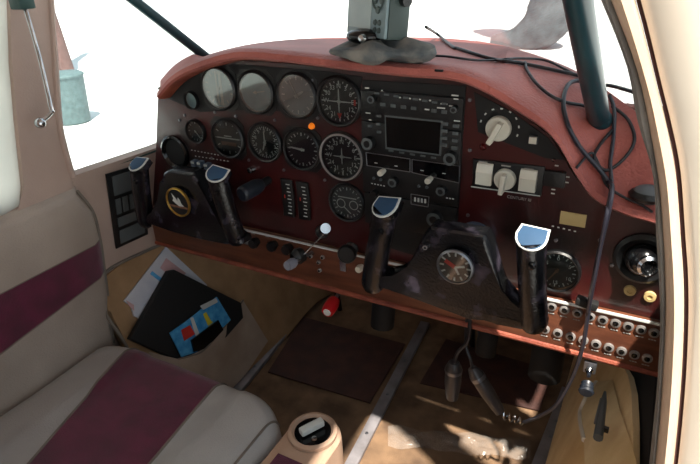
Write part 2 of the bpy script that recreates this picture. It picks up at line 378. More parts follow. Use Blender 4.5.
for p in ps:
    for j in range(3): pr.box(p+V((-.0035+j*.0035,-.0006,-.0125)),(.0028,.001,.0013))
for px,py in [(319,262),(320,270),(311,256),(323,257)]: breaker(px,py,.004)
for k in range(6): pr.box(PY(253+k*14,233.5+k*3.0,-.0126)-L1,(.008,.001,.0015))
pr.build('legend_print',t,smooth=False)
for px,py,s_ in [(246,239,.011),(343,266,.010)]:
    if s_: B('chrome').box(PY(px,py,-.0135)-L1,(s_*1.2,.003,s_*2.0)).build('switch_plate',t,smooth=False)
for px,py in [(257,241),(275,244),(290,247)]:
    p=PY(px,py,-.012)-L1
    B('black').lathe([(0,.017),(.009,.0165),(.0105,.010),(.0085,.004),(.008,0)],p,seg=18).build('knob',t)
# lower panel lip below z=-.27: dark cowling back to firewall
struct(B('wall').prism([(.53,-.30,-.68),(.53,.65,-.68),(.52,.65,-.02),(.505,.03,.0),(.49,-.30,-.06)],(.02,0,0)).build('wall_right'))
# ------------------------------------------------------------------ gauges
def gauge(px,py,r,label,face='dial',style='',bezel='black',ring=False,needles=(),lens='lens',sq=False,group='round gauges on the instrument panel',ticks=12,name='gauge',cat='gauge',depth=.006):
    p=PY(px,py); t=thing(name,p,label,cat,group)
    b=B(bezel)
    if sq:
        h=r*1.13; c=.32*h; b.prism([V((x,-.001,z)) for x,z in [(-h+c,-h),(h-c,-h),(h,-h+c),(h,h-c),(h-c,h),(-h+c,h),(-h,h-c),(-h,-h+c)]],(0,-.0008,0))
    b.lathe([(r*1.10,.0),(r*1.10,depth),(r*1.03,depth+.003),(r*.97,depth+.002),(r*.94,.0025)],seg=40)
    b.build('bezel',t)
    if ring: B('ringg').lathe([(r*1.06,depth+.002),(r*1.04,depth+.0042),(r*.98,depth+.0042),(r*.96,depth+.002)],seg=40).build('chrome_ring',t)
    b=B(face); b.lathe([(0,.0022),(r*.95,.0022)],seg=40)
    if ticks:
        b.m('white')
        for k in range(ticks*2):
            a=2*PI*k/(ticks*2); big=k%2==0; L=r*(.16 if big else .08); R=Matrix.Rotation(a,3,'Y')
            b.box(R@V((0,-.0026,r*.86-L/2)),(r*(.05 if big else .03),.0006,L),R)
    if 'horizon' in style: b.m('white').box((0,-.0028,0),(r*1.5,.0006,r*.06)).box((0,-.0028,r*.12),(r*.5,.0006,r*.06)).m('brown').box((0,-.0025,-r*.3),(r*1.0,.0004,r*.2))
    if 'num' in style:
        b.m('white')
        for k,s_ in enumerate(style.split(':')[1].split(',')):
            n=len(style.split(':')[1].split(',')); a=2*PI*k/n; b.text(s_,(r*.64*math.sin(a),-.0026,r*.64*math.cos(a)),r*.27)
    if 'sub' in style:
        b.m('white')
        for sx in(-.38,.38): b.lathe([(r*.22,.0028),(r*.27,.0028)],(sx*r,0,-r*.1),seg=20)
        b.box((0,-.0028,r*.28),(r*1.1,.0006,r*.05)).box((0,-.0028,-r*.45),(r*.5,.0006,r*.05),Matrix.Rotation(.7,3,'Y'))
    if 'red' in style: b.m('redp').prism([V((r*.12*x,-.003,r*z)) for x,z in [(-1,-.5),(1,-.5),(0,-.75)]],(0,-.0005,0)).box((r*.75,-.003,0),(r*.1,.0005,r*.25))
    if 'stripe' in style: b.m('white').box((-r*.12,-.0028,0),(r*.10,.0005,r*1.7)).box((r*.12,-.0028,0),(r*.16,.0005,r*1.7))  # white bars painted on the dial as reflection stripes
    b.build('dial',t,smooth=False)
    for a,l,wd,k in needles:
        R=Matrix.Rotation(math.radians(a),3,'Y'); b=B(k)
        b.prism([R@V((x*r,-.0038,z*r)) for x,z in [(-wd,-.15),(wd,-.15),(wd*.6,l*.8),(0,l),(-wd*.6,l*.8)]],(0,-.0006,0)); b.lathe([(0,.0052),(r*.08,.005),(r*.09,.0036)],seg=12)
        b.build('needle',t,smooth=False)
    B(lens).lathe([(0,depth+.0012),(r*.97,depth+.0008)],seg=32).build('glass',t)
    return t
gauge(193,100,.015,'small gauge with painted pale glare at the far upper left of the panel','dialglare',ticks=0)
gauge(220,88,.035,'large round gauge with painted pale vertical reflection stripes, upper row far left','dialglare','stripe',lens='lensr',sq=True,ticks=10,needles=[(200,.7,.04,'white')])
gauge(257,92,.034,'large gauge with pale glare painted over its blank face, second in upper row','dialglare','',lens='lensr',sq=True,ticks=0,needles=[(80,.6,.03,'white')])
gauge(298,95,.035,'large blue grey gauge with long white needle, third in upper row','dialb','',lens='lensr',sq=True,ticks=8,needles=[(-28,.8,.03,'white'),(60,.45,.08,'white')])
gauge(340,101,.037,'compass gauge with white cross and small red triangle, beside the radio stack top','dial','red num:N,3,6,E,12,15,S,21,24,W,30,33',needles=[(0,.55,.04,'white'),(90,.7,.03,'white'),(180,.5,.04,'white'),(270,.6,.03,'white')],ticks=12)
gauge(197,131,.021,'small round gauge with slanted white needle in lower left cluster','dial',ticks=8,needles=[(140,.8,.06,'white')])
gauge(229,138,.034,'attitude gauge with white horizontal airplane bar, left of altimeter','dial','horizon',lens='lens',sq=True,ticks=6)
gauge(266,142,.033,'altimeter style gauge ringed with white marks in middle row','dial','num:0,1,2,3,4,5,6,7,8,9',ticks=20,needles=[(0,.7,.05,'white'),(200,.5,.06,'white')])
gauge(303,149,.034,'dark gauge with short white needle below the orange lamp','dial','',ticks=12,sq=True,needles=[(-85,.75,.06,'white')])
gauge(343,156,.038,'black compass gauge with bright silver ring beside the radios','dial','num:N,3,6,E,12,15,S,21,24,W,30,33',ring=True,ticks=12,needles=[(0,.4,.03,'white'),(90,.5,.03,'white'),(180,.35,.03,'white'),(270,.45,.03,'white')])
gauge(348,202,.032,'worn grey multi scale gauge left of the right yoke grip','dialg','sub',ticks=12,bezel='black')
gauge(557,270,.031,'round gauge with brown sector partly behind right yoke grip','dial','num:0,5,10,15,20,25',ticks=12,needles=[(210,.7,.05,'brown')],bezel='black')
# edgewise twin meters
p=PY(299,199); t=thing('twin_meter',p,'pair of upright curved engine meters with white scales','meter')
for sx in(-.021,.012):
    b=B('black'); b.prism([V((sx-.012,-.001,-.036)),V((sx+.012,-.001,-.036)),V((sx+.014,-.001,0)),V((sx+.012,-.001,.036)),V((sx-.012,-.001,.036)),V((sx-.010,-.001,0))],(0,-.006,0),.0015); o=b.build('meter_case',t)
    b=B('white')
    for k in range(9): b.box((sx+.004+.002*math.cos((k-4)/3),-.0078,-.028+k*.007),(.005 if k%2 else .008,.0006,.0015))
    b.m('redp').box((sx-.004,-.0078,.004),(.0018,.0006,.006)); b.build('scale',o,smooth=False)
# air vents
p=PY(176,152); t=thing('air_vent',p,'round black air outlet ring at the left end of the panel','air vent','panel air vents')
B('gloss').lathe([(.034,0),(.034,.006),(.030,.008),(.026,.004),(.025,.001)],seg=36).build('ring',t); B('soft').lathe([(0,.0015),(.026,.0015)],seg=30).build('inner_disc',t)
p=PY(643,258); t=thing('air_vent',p,'eyeball air vent with chrome ball at the right end of the panel','air vent','panel air vents')
B('black').lathe([(.037,0),(.037,.005),(.032,.009),(.025,.005),(.024,.001)],seg=36).build('ring',t)
B('gloss').ball((0,-.004,0),.023).build('ball',t)
dd=V((.35,-1,.1)).normalized(); B('chrome').lathe([(.014,.019),(.0145,.025),(.011,.028),(.009,.022),(.008,.014),(0,.014)],(0,-.004,0),dd,24).build('nozzle',t)
# round inserts near vent
for px,py in [(630,290),(650,296)]:
    o=B('ivory').lathe([(0,.003),(.003,.003),(.0035,.0045),(.0075,.004),(.008,0)],(0,0,0),seg=16).build('panel_stud',loc=PY(px,py)); tag(o,'small brass round stud below the eyeball vent','stud','brass studs below the eyeball vent')
# orange lamp, jewel
o=B('orange').lathe([(0,.008),(.003,.007),(.005,.003),(.0055,0)],seg=16).build('indicator_lamp',loc=PY(312,126)); tag(o,'small glowing orange indicator lamp between upper and lower gauges','lamp')
o=B('jewel').lathe([(0,.006),(.003,.005),(.0045,.002),(.0055,0)],seg=16).build('indicator_lamp',loc=PY(483,147)); tag(o,'small dark red jewel lamp below the big white selector','lamp')
# ------------------------------------------------------------------ selectors right of the radios
def selknob(name,px,py,r,ang,label,k='knobw'):
    p=PY(px,py,-.002); t=thing(name,p,label,'knob')
    B(k).lathe([(r,0),(r,.006),(r*.93,.008),(0,.0085)],seg=32).build('skirt',t)
    R=Matrix.Rotation(math.radians(ang),3,'Y')
    B(k).box(R@V((0,-.014,r*.25)),(r*.42,.014,r*1.9),R,.0015).build('pointer',t)
    return t
t=selknob('rotary_selector',499,128,.0175,205,'big white rotary selector knob right of the radio stack')
b=B('white')
for k in range(8):
    a=math.radians(-75+k*26); b.box((.027*math.sin(a),.0005,.027*math.cos(a)),(.0035,.0008,.002),Matrix.Rotation(a,3,'Y'))
b.build('position_marks',t,smooth=False)
p=PY(509,178,-.002); t=thing('autopilot_plate',p,'black plate with two ivory rocker switches and legend under the big selector','switch plate')
c4=[PY(*q,-.003)-p for q in [(473,159),(545,167),(541,196),(472,187)]]
B('black').prism(c4,(0,.003,0),.0008).build('plate',t)
b=B('white'); b.prism([PY(*q,-.0036)-p for q in [(471,186),(540,195.5),(540,196.5),(471,187)]],(0,-.0004,0)); 
b.m('pgrey').text('CENTURY III',PY(519,198.5,-.004)-p,.0062)
for q in [(483,162),(506,166),(529,169),(484,185),(529,191)]: b.box(PY(*q,-.0038)-p,(.013,.0006,.0018))
b.build('legend_print',t,smooth=False)
for q in [(485,173.5),(528.5,180)]:
    c=PY(*q,-.006)-p; b=B('knobw'); x=.0115; prof=[(-.016,0),(-.015,.008),(-.004,.006),(.004,.009),(.015,.004),(.016,0)]
    b.prism([c+V((-x,-h,z)) for z,h in prof],(2*x,0,0),.0008); b.build('rocker_switch',t)
selknob('mode_knob',505.5,178.5,.0155,185,'round white knob with pointer between the two ivory rockers')
o=B('grey').box((0,-.003,0),(.012,.007,.011),bev=.001).m('knobw').box((0,-.0075,0),(.010,.003,.009),bev=.0006).build('push_button',loc=PY(534,139)); tag(o,'small square white push button right of the big selector','button')
p=PY(555,178); t=thing('rocker_switch',p,'black rocker switch cluster under the leather rim','switch')
B('black').box((0,-.003,0),(.028,.008,.022),bev=.001).build('housing',t); b=B('white')
for q in [(.0,.0,.018),(.016,0,.004),(.016,0,-.004),(0,0,-.017),(0,0,-.023)]: b.box(q,(.005,.001,.0018))
b.m('chrome').lathe([(0,.008),(.002,.006),(.0028,0)],PY(554,159)-p,seg=10)
b.build('legend_print',t,smooth=False)
o=B('ivory').box((0,-.001,0),(.034,.002,.019)).build('label_plate',loc=PY(573,219)); tag(o,'blank ivory rectangular label plate on the right burgundy panel','label plate')
# ------------------------------------------------------------------ radio stack
SX=.0815
def rp(px,py,y=-.004): return PY(px,py,y)
def radio(x0,z0,x1,z1,label,name,cat='radio',d=.006):
    c=V(((x0+x1)/2,0,(z0+z1)/2)); t=thing(name,c,label,cat)
    B('black').box((0,-d/2-.001,0),(x1-x0,d,z1-z0),bev=.0012).build('faceplate',t)
    return t,c
def knob(t,c,px,py,r,k='black',d=.012,y=-.006,inner=True):
    p=PY(px,py,y)-c; o=B(k).lathe([(0,d),(r*.9,d),(r,d*.8),(r,0)],p,seg=20).build('knob',t)
    if inner: B('rbtn').lathe([(r*.55,d+.0005),(r*.62,d+.001),(r*.95,d+.0006),(r*.96,d-.001)],p,seg=20).build('knob_rim',o)
t,c=radio(0,.054,.161,.1,'black audio selector radio with two rows of small buttons, topmost in radio stack','audio_panel')
for k in range(8):
    for j in range(2):
        if k in(4,) and j: continue
        px,py=(377+k*9.6,93+k*1.55) if j==0 else (383+k*10.2,104.5+k*1.25)
        if j and k>6: continue
        B('rbtn').box(PY(px,py,-.0075)-c,(.008,.003,.005 if j else .003),bev=.0006).build('button',t)
b=B('white')
for q,wd in [((367,88),.007),((382,90.5),.003),((400,97.5),.003),((410,98.5),.003),((420,99.5),.003),((430,100.5),.003),((427,109.5),.007),((441,108),.012),((455,95.5),.010),((456,99),.007),((451,106),.006),((444,104),.01)]: b.box(PY(*q,-.0076)-c,(wd,.0006,.0018))
b.build('legend_print',t,smooth=False); knob(t,c,374,98,.006); knob(t,c,456,108,.005)
t,c=radio(0,-.018,.161,.052,'black GPS navigator radio with large blank dark screen','gps_navigator')
q=[PY(*a,-.0075)-c for a in [(386,117),(441,122.5),(439,154),(387,147)]]
o=B('rbtn').prism([PY(*a,-.0072)-c for a in [(384.5,115),(443,121),(441,156),(385.5,149)]],(0,.001,0)).build('screen_bezel',t,smooth=False)
B('screen').prism(q,(0,-.0008,0)).build('screen',t,smooth=False)
for k in range(4):
    B('rbtn').box(PY(445.5-k*.4,124+k*7.0,-.0082)-c,(.008,.003,.005),bev=.0007).build('button',t)
    B('rbtn').box(PY(456-k*.5,126+k*7.3,-.0082)-c,(.009,.003,.005),bev=.0007).build('button',t)
for a in [(379,116),(378.5,124),(370,126),(379,132)]: B('rbtn').box(PY(*a,-.0082)-c,(.007,.003,.004),bev=.0007).build('button',t)
for k in range(5): B('rbtn').box(PY(391+k*10.6,151+k*1.7,-.0082)-c,(.008,.002,.003),bev=.0006).build('button',t)
b=B('white')
for a,wd in [((368,113),.008),((370,120),.004),((457,121),.009)]: b.box(PY(*a,-.0078)-c,(wd,.0006,.0016))
b.build('legend_print',t,smooth=False); knob(t,c,370,142,.010); knob(t,c,452,157,.010)
# nav/com twin displays with silver frames
t,c=radio(0,-.065,.161,-.02,'slim radio pair with two silver outlined black displays and white knobs','nav_com_radio')
for qd in ([(366,152.5),(410,159),(410,172),(367,165.5)],[(412,159.5),(459.5,166),(459,183),(412,172.5)]):
    pts=[PY(*a,-.0085)-c for a in qd]; b=B('steel')
    for i in range(4): b.tube([pts[i],pts[(i+1)%4]],.0007,6,sub=1)
    o=b.build('display_frame',t); B('screen').prism(pts,(0,.0015,0)).build('display',o,smooth=False)
b=B('white')
for a in [(376,163),(396,166),(422,170.5),(444,173.5)]: b.box(PY(*a,-.0092)-c,(.005,.0005,.001))
b.build('digits',t,smooth=False)
for a in [(384,170.5),(431,178)]: B('knobw').lathe([(0,.016),(.0045,.016),(.005,.012),(.004,0)],PY(*a,-.007)-c,(0,-1,0),14).build('white_knob',t)
for a in [(395,180.5),(443,189)]: knob(t,c,*a,.0075)
for a in [(374,178),(381,179.5),(419,186),(427,187)]: B('grey').lathe([(0,.003),(.002,.003),(.0025,0)],PY(*a,-.007)-c,(0,-1,0),10).build('button',t)
t,c=radio(0.002,-.122,.161,-.067,'black transponder radio with small four digit window, lowest in the radio stack','transponder')
q=[PY(*a,-.0077)-c for a in [(411,194),(429,197),(428,207),(411,204)]]
b=B('steel')
for i in range(3): b.tube([q[i],q[i+1]],.0006,6,sub=1)
b.tube([q[3],q[0]],.0006,6,sub=1); o=b.build('display_frame',t)
b=B('white')
for k in range(4): b.box(PY(415+k*3.4,199.5+k*.55,-.008)-c,(.003,.0005,.007))
for k in range(5): b.box(PY(372+k*3,183.5+k*.6,-.008)-c,(.003,.0005,.0018))
for k in range(3): b.box(PY(447+k*3,198+k*.5,-.008)-c,(.003,.0005,.0018))
b.build('digits',t,smooth=False); knob(t,c,436,217,.012); knob(t,c,376,192,.006,inner=False)
# ------------------------------------------------------------------ yokes
def plate(bkey,pts,y,th,bev,L,name,parent):
    b=B(bkey); b.prism([PY(*p,y)-L for p in pts],(0,th,0),bev,3); return b.build(name,parent)
def yoke(label,y,hub,outline,lh,rh,capL,capR,rad,shaft):
    L=PY(*hub,y); t=thing('control_yoke',L,label,'control yoke','pair of black control yokes')
    plate('yoke',outline,y-.012,.034,.008,L,'hub_plate',t)
    for (p0,p1),cp in ((lh,capL),(rh,capR)):
        a=PY(*p0,y)-L; e=PY(*p1,y-.012)-L; m_=(a+e)/2+V((0,-.002,0))
        b=B('yoke'); b.tube([a+V((0,.004,-.006)),a,m_,e],[rad*.55,rad*.95,rad*.92,rad*.95],18,flat=.85); o=b.build('grip',t)
        n=V(cp).normalized(); b=B('yoke'); u_=V((1,0,0)); u_=(u_-n*u_.dot(n)).normalized(); w_=n.cross(u_)
        if w_.z<0: w_=-w_
        dp=lambda k,h:[e+n*h+u_*(x*rad*k)+w_*(z*rad*k) for x,z in [(-1,.15),(-.8,.85),(1,.85),(1,.1)]+[(math.cos(-PI*j/10),.1+1.0*math.sin(-PI*j/10)) for j in range(1,10)]]
        b.prism(dp(1.0,-.008),n*.012,.002); b.m('white').prism(dp(1.0,.0042),n*.0022,.0006); b.m('cap').prism(dp(.86,.0060),n*.0016,.0005); b.build('grip_cap',o)
        B('gloss').lathe([(0,.005),(.004,.004),(.005,0)],e.lerp(a,.22)+V((rad*.2,-rad*.85,0)),(0,-1,0),12).build('push_switch',o)
    d=V((0,-y-.001,0)); B('steel').tube([V((0,.01,0)),d],.0125,18,sub=1).build('shaft',t)
    B('bluegrey').lathe([(.027,0),(.028,.010),(.018,.018)],V((0,-y-.004,0)),(0,-1,0),24).build('shaft_collar',t)
    return t,L
OR=[(430,227),(484,236),(489,244),(501,290),(506,304),(520,316),(542,322),(545,330),(520,331),(495,326),(471,315),(404,295),(374,287),(367,279),(370,272),(386,281),(398,280),(407,267),(423,234)]
t,L=yoke('black right hand yoke with round clock in its worn hub','y' and -.10,(455,266),OR,((373,283),(386,209)),((534,322),(531,240)),(-.15,-.55,.8),(.1,-.6,.75),.0200,0)
OC=V((.007,0,.012))
b=B('steel'); b.lathe([(.026,.020),(.026,.024),(.0235,.026),(.0225,.022)],seg=36); b.build('clock_ring',t).location=OC
b=B('dial'); b.lathe([(0,.0215),(.0232,.0215)],seg=30); b.m('white')
for k in range(12):
    a=k*PI/6; R=Matrix.Rotation(a,3,'Y'); b.box(R@V((0,-.022,.019)),(.0024,.0006,.006),R)
b.build('clock_dial',t,smooth=False).location=OC
for a,l,k in ((-62,.016,'redp'),(75,.014,'white'),(150,.012,'white')):
    R=Matrix.Rotation(math.radians(a),3,'Y'); B(k).box(R@V((0,-.0232,l/2)),(.006 if k=='redp' else .0032,.0006,l),R).build('clock_hand',t,smooth=False).location=OC
B('lens').lathe([(0,.0245),(.0232,.0242)],seg=30).build('clock_glass',t).location=OC
B('chrome').lathe([(.002,.016),(.0035,.016),(.004,.013)],PY(429,243,-.10)-L,seg=14).build('screw',t)
OL=[(168,170.5),(192,173),(197,182),(218,228),(226,236),(240,240),(242,245),(222,245),(200,239),(170,231),(148,225),(141,219),(143,213),(154,216),(157,200),(160,182),(163,173)]
t,L=yoke('black left hand yoke with gold ringed bird emblem on its hub',-.08,(182,201),OL,((146,220),(139,166)),((236,237),(217,176)),(-.1,-.5,.85),(.2,-.5,.8),.0190,0)
B('gold').lathe([(.028,.019),(.028,.0225),(.0255,.0235),(.0245,.021)],seg=40).build('emblem_ring',t).location=V((.012,0,.008))
b=B('dial'); b.lathe([(0,.0208),(.0255,.0208)],seg=36); b.m('brown').box((0,-.0213,-.009),(.044,.0006,.004)); b.m('white')
b.prism([V((x*.001,-.0214,z*.001)) for x,z in [(-12,16),(-9,6),(-12,2),(-5,-3),(2,-7),(14,-6),(8,-2),(6,5),(2,10),(0,2),(-4,8)]],(0,-.0006,0)); b.build('bird_emblem',t,smooth=False).location=V((.012,0,.008))
# ------------------------------------------------------------------ levers between the yokes
def lever(name,p0,p1,rr,kk,label,kr,kl,mid=None,y0=0,y1=-.08):
    a=PY(*p0,y0); e=PY(*p1,y1); t=thing(name,a,label,'control lever'); d=(e-a)
    B('steel').tube([V(),d],rr,10,sub=1).build('rod',t); n=d.normalized()
    B(kk).lathe([(0,kl*.5),(kr*.85,kl*.48),(kr,kl*.2),(kr,-kl*.2),(kr*.8,-kl*.45),(rr,-kl*.5)],d,n,20).build('knob',t)
    B('black').lathe([(rr*3.2,0),(rr*3,.008),(rr*1.5,.012)],(0,0,0),n,16).build('collar',t)
    return t
lever('throttle_lever',(322,232),(325,229),.004,'chrome','chrome barrel knob on a short rod above the copper strip',.0105,.022,y1=-.035)
t=lever('push_pull_control',(316,250),(291,264),.0032,'greyknob','pale blue grey cylinder knob projecting under the copper strip',.0095,.022,y1=-.07)
B('black').lathe([(.013,0),(.015,.012),(.010,.022)],PY(303,254,-.03)-PY(316,250,0),(-.5,-1,-.1),18).build('black_sleeve',t)
o=B('chrome').tube([PY(329,229,-.03),PY(302,256,-.04)],.0012,8,sub=1).build('linkage_rod'); center(o); tag(o,'thin bright linkage rod slanting down from chrome knob','rod')
t=lever('propeller_lever',(352,248),(347,254),.004,'black','black ribbed knob in front of square switch plate on copper strip',.0165,.016,y1=-.035)
t=lever('mixture_lever',(345,283),(331,306),.0035,'red','red plastic mixture knob with white tip hanging below copper strip',.0125,.036,y0=.02,y1=-.045)
d=PY(331,306,-.045)-PY(345,283,.02); B('white').lathe([(0,.0195),(.0065,.0193),(.0075,.0175)],d,d.normalized(),16).build('tip_label',t)
o=B('knobw').lathe([(0,.016),(.006,.015),(.007,.008),(.004,0)],(0,0,0),seg=16).build('small_knob',loc=PY(362,266,-.012)); tag(o,'small ivory push knob right of the black ribbed knob','knob')
# trim crank handle: dark barrel left of twin meter
a=PY(269,180,0); e=PY(241,195,-.07); t=thing('trim_crank',a,'thick dark blue barrel handle right of the left yoke','handle'); d=e-a
B('black').tube([V(),d*.35],.008,14,sub=1).build('shaft',t); B('navy').tube([d*.3,d*.5,d*.9,d],[.011,.0145,.0145,.011],16).build('barrel',t)
for (px,py) in [(250,165),(258,168),(312,234),(245,160)]: pass
o=B('chrome').lathe([(0,.012),(.005,.011),(.006,0)],seg=14).build('toggle_switch',loc=PY(253,169)); tag(o,'small silver toggle under the altimeter style gauge','switch')
for px,py,lb in [(203,163,'first white tipped switch behind left yoke grip'),(210,165,'middle white tipped switch behind left yoke grip'),(197,162,'leftmost white tipped switch above left yoke hub')]:
    o=B('bluegrey').box((0,-.006,0),(.010,.012,.012),bev=.001).m('white').box((0,-.0125,.003),(.007,.002,.004)).build('toggle_switch',loc=PY(px,py)); tag(o,lb,'switch','switches behind the left yoke')
# ------------------------------------------------------------------ portable GPS on a beanbag mount
bc=OD(381,60,0); t=thing('beanbag_mount',bc,'grey lumpy beanbag mount lying on the leather dashboard','mount')
rows=[]
for i in range(11):
    ph=PI*i/10; r=[]
    for k in range(49):
        a=2*PI*k/48; lob=1+.14*math.cos(3*a+.4)+.05*math.cos(5*a); rr=math.sin(ph)**.6*lob
        zz=math.cos(ph)*(.013+.006*math.cos(4*a))+.014+ .003*noise.noise(V((math.cos(a)*2,math.sin(a)*2,ph*2)))
        r.append(V((rr*.072*math.cos(a),rr*.052*math.sin(a),zz)))
    rows.append(r)
b=B('bag').grid(rows); bmesh.ops.remove_doubles(b.bm,verts=b.bm.verts,dist=1e-5); b.build('bag',t)
B('gloss').ball((-.02,-.014,.034),.018,(1.5,1,.6)).build('swivel_foot',t)
B('chrome').lathe([(0,.006),(.004,.005),(.006,0)],(-.012,-.034,.034),(0,-1,.3),14).build('thumb_screw',t)
gy=math.radians(-30); R=Matrix.Rotation(gy,3,'Z')@Matrix.Rotation(math.radians(-6),3,'X')
gl=bc+V((-.016,.006,.030)); t=thing('portable_gps',gl,'grey green portable GPS with pale screen standing on the beanbag','gps receiver')
hz=.075
B('gpsb').box(R@V((0,.008,hz*.5)),(.102,.036,hz),R,.006).build('body',t)
B('gpsf').box(R@V((0,-.0115,hz*.5)),(.098,.006,hz*.96),R,.003).build('front_bezel',t)
B('gscreen').box(R@V((-.014,-.0150,hz*.53)),(.058,.0015,hz*.74),R).build('screen',t,smooth=False)
for q in [(.031,.062),(.039,.05),(.023,.05),(.031,.038)]: B('gpsb').lathe([(0,.0025),(.0045,.002),(.005,0)],R@V((q[0],-.0145,q[1])),R@V((0,-1,0)),12).build('button',t)
b=B('gpsb'); b.lathe([(.010,.001),(.012,.003),(.0135,.001)],R@V((.031,-.0145,.05)),R@V((0,-1,0)),20); b.build('rocker_ring',t)
for q in [(.026,.022),(.036,.022),(.026,.012),(.036,.012)]: B('gpsb').lathe([(0,.0025),(.0033,.002),(.004,0)],R@V((q[0],-.0145,q[1])),R@V((0,-1,0)),12).build('button',t)
B('black').tube([R@V((.050,.012,.052)),R@V((.060,.012,.052))],.008,12,sub=1).build('antenna_plug',t)
B('black').box(V((0,.004,-.004)),(.03,.025,.012),R,.003).build('bracket',t)
# ------------------------------------------------------------------ cables
def lay(pp,off=.004):
    q=cr([V((a,b_,0)) for a,b_ in pp],5); return [OD(p.x,p.y,off) for p in q]
def cable(label,pts,r,k='cable'):
    o=B(k).tube(pts,r,8,sub=6).build('cable'); center(o); tag(o,label,'cable'); return o
cable('black cable with a free upturned end running right across dash',[OD(426,27,.02,.1),OD(437,38,.012,.1),*lay([(452,48),(490,60),(522,65),(560,73),(580,78),(598,87)]),PY(612,86,.1),PY(640,94,.05)],.0026)
cable('thin black cable arching from the beanbag to the pillar',lay([(420,57),(445,58),(480,62),(520,60),(545,62),(565,71),(578,78),(592,85)]),.0018)
cable('short dark cable curling down the dash to a plug beside pillar',lay([(525,64),(527,72),(536,85),(550,97),(566,104),(582,107),(588,110)]),.0022)
cable('doubled grey cable looped round pillar base then hanging past the panel to the floor plugs',
 [OD(604,102,.006),OD(594,93,.02),OD(580,85,.01),OD(568,87,.006),OD(563,105,.005),OD(568,128,.005),OD(580,150,.005),OD(597,170,.006),OD(608,184,.006),PY(612,186,-.045),PY(610,205,-.05),PY(603,235,-.045),PY(597,262,-.04),PY(590,300,-.04),PY(583,345,-.04),PY(572,378,-.03),PY(556,405,-.02),PY(540,416,0),PY(524,422,.02)],.0030,'gcable')
cable('grey cable strand dropping straight from the pillar base over the leather rim',[OD(609,98,.006),OD(614,112,.004),OD(613,140,.004),OD(610,165,.004),OD(611,188,.006),PY(607,212,-.052),PY(600,250,-.05),PY(592,292,-.05),PY(588,312,-.045)],.0026,'gcable')
cable('thin dark cable loop lying on right end of dash',lay([(612,108),(628,122),(634,142),(624,160),(606,172),(594,160),(600,146),(612,132)]),.0022)
cable('thin dark cord trailing over leather toward the round grey disc',lay([(576,170),(590,155),(597,163),(606,186),(622,198),(640,206),(652,214)]),.0018)
o=B('soft').box((0,0,0),(.03,.014,.012),Matrix.Rotation(.15,3,'Y'),.003).build('cable_clip',loc=PY(587,303,-.03)); tag(o,'black clip tying the hanging cable at the copper strip','clip')
a=OD(648,196,0); o=B('grey').ball((0,0,0),.02,(1,1,.6)).m('black').lathe([(.021,-.004),(.023,.0),(.019,.006)],(0,0,0),(0,0,1),24).build('suction_disc',loc=a+V((0,0,.002))); tag(o,'dark grey domed disc on the right end of dash by door post','disc')
a=OD(439,71,.001); o=B('soft').box((0,0,0),(.012,.004,.003),bev=.001).build('rim_clip',loc=a); tag(o,'tiny dark clip on the leather rim above radio stack','clip')
# ------------------------------------------------------------------ left wall fittings
t=thing('wall_placard',PX(125,207,XL+.004),'black ribbed placard with raised panels on the left wall','placard'); L=t.location.copy()
q=[PX(*p,XL+.004)-L for p in [(105,174),(141,163),(147,234),(115.5,248.5)]]
B('black').prism(q,(.004,0,0),.001).build('back_plate',t)
def quad(u0,u1,v0,v1): 
    f=lambda u,v:(q[0].lerp(q[1],u)).lerp(q[3].lerp(q[2],u),v)+V((.0045,0,0))
    return [f(u0,v0),f(u1,v0),f(u1,v1),f(u0,v1)]
for v0,v1 in ((.05,.3),(.35,.55),(.60,.72),(.77,.95)):
    b=B('rbtn')
    if v0==.35:
        for k in range(4): b.prism(quad(.12+k*.2,.26+k*.2,v0,v1),(.002,0,0))
    else: b.prism(quad(.12,.88,v0,v1),(.002,0,0))
    b.build('raised_panel',t,smooth=False)
a=PLn(22,3,.03); t=thing('grab_handle',a,'thin chrome rod handle with ball end on left window pillar','handle')
e=PLn(52,112,.04); kb=PLn(40,123,.035)
B('green').box((0,0,0),(.03,.03,.02),bev=.004).build('bracket',t)
B('chrome').tube([V((.004,0,0)),(PLn(40,60,.04)-a),(e-a)+V((0,0,.01)),(e-a),(kb-a)],.0036,10,sub=3).build('rod',t)
B('chrome').ball(kb-a,.0095).build('ball_knob',t)
# padded side panel with stripe
pp=thing('side_pad',(-.51,-.6,-.43),'beige padded left side panel with a wide maroon stripe','side panel'); L=pp.location.copy()
rows=[];XF=-.505
yr=lambda z:-.135-.14*max(0,(-.21-z))*1.0+(-.02 if z>-.12 else 0)
zs=[-.085,-.09,-.10,-.14,-.17,-.198,-.200,-.23,-.262,-.264,-.32,-.36,-.40,-.43,-.47]
def stripe_z(z,y):   # widen the stripe slightly toward the rear
    f=(-.13-y); 
    return z-(.0 if z>-.2 else .16*f*min(1,max(0,(-.2-z)/.07)))
ys=[0,.004,.012,.03,.1,.2,.35,.6,.9]
b=B('beige'); vs=[]
for z in zs:
    r=[]
    for d in ys:
        y=yr(z)-d; inn=.028*min(1,(d/.03)**.5 if d>0 else 0); top=1 if z<-.1 else max(0,(-.085-z)/.015)**.5
        r.append(b.bm.verts.new(V((XL+.001+inn*top,y,stripe_z(z,y)))-L))
    vs.append(r)
for i,(r0,r1) in enumerate(zip(vs,vs[1:])):
    b.m('maroon' if 6<=i<=7 else ('pipe' if i in(5,8) else 'beige'))
    for k in range(len(ys)-1): b._f([r0[k],r0[k+1],r1[k+1],r1[k]])
b.build('padded_face',pp,sharp=60)
B('pipe').tube([V((XL+.016,yr(z)-.008,z))-L for z in(-.09,-.14,-.2,-.27,-.35,-.43)],.003,8).build('piping',pp)
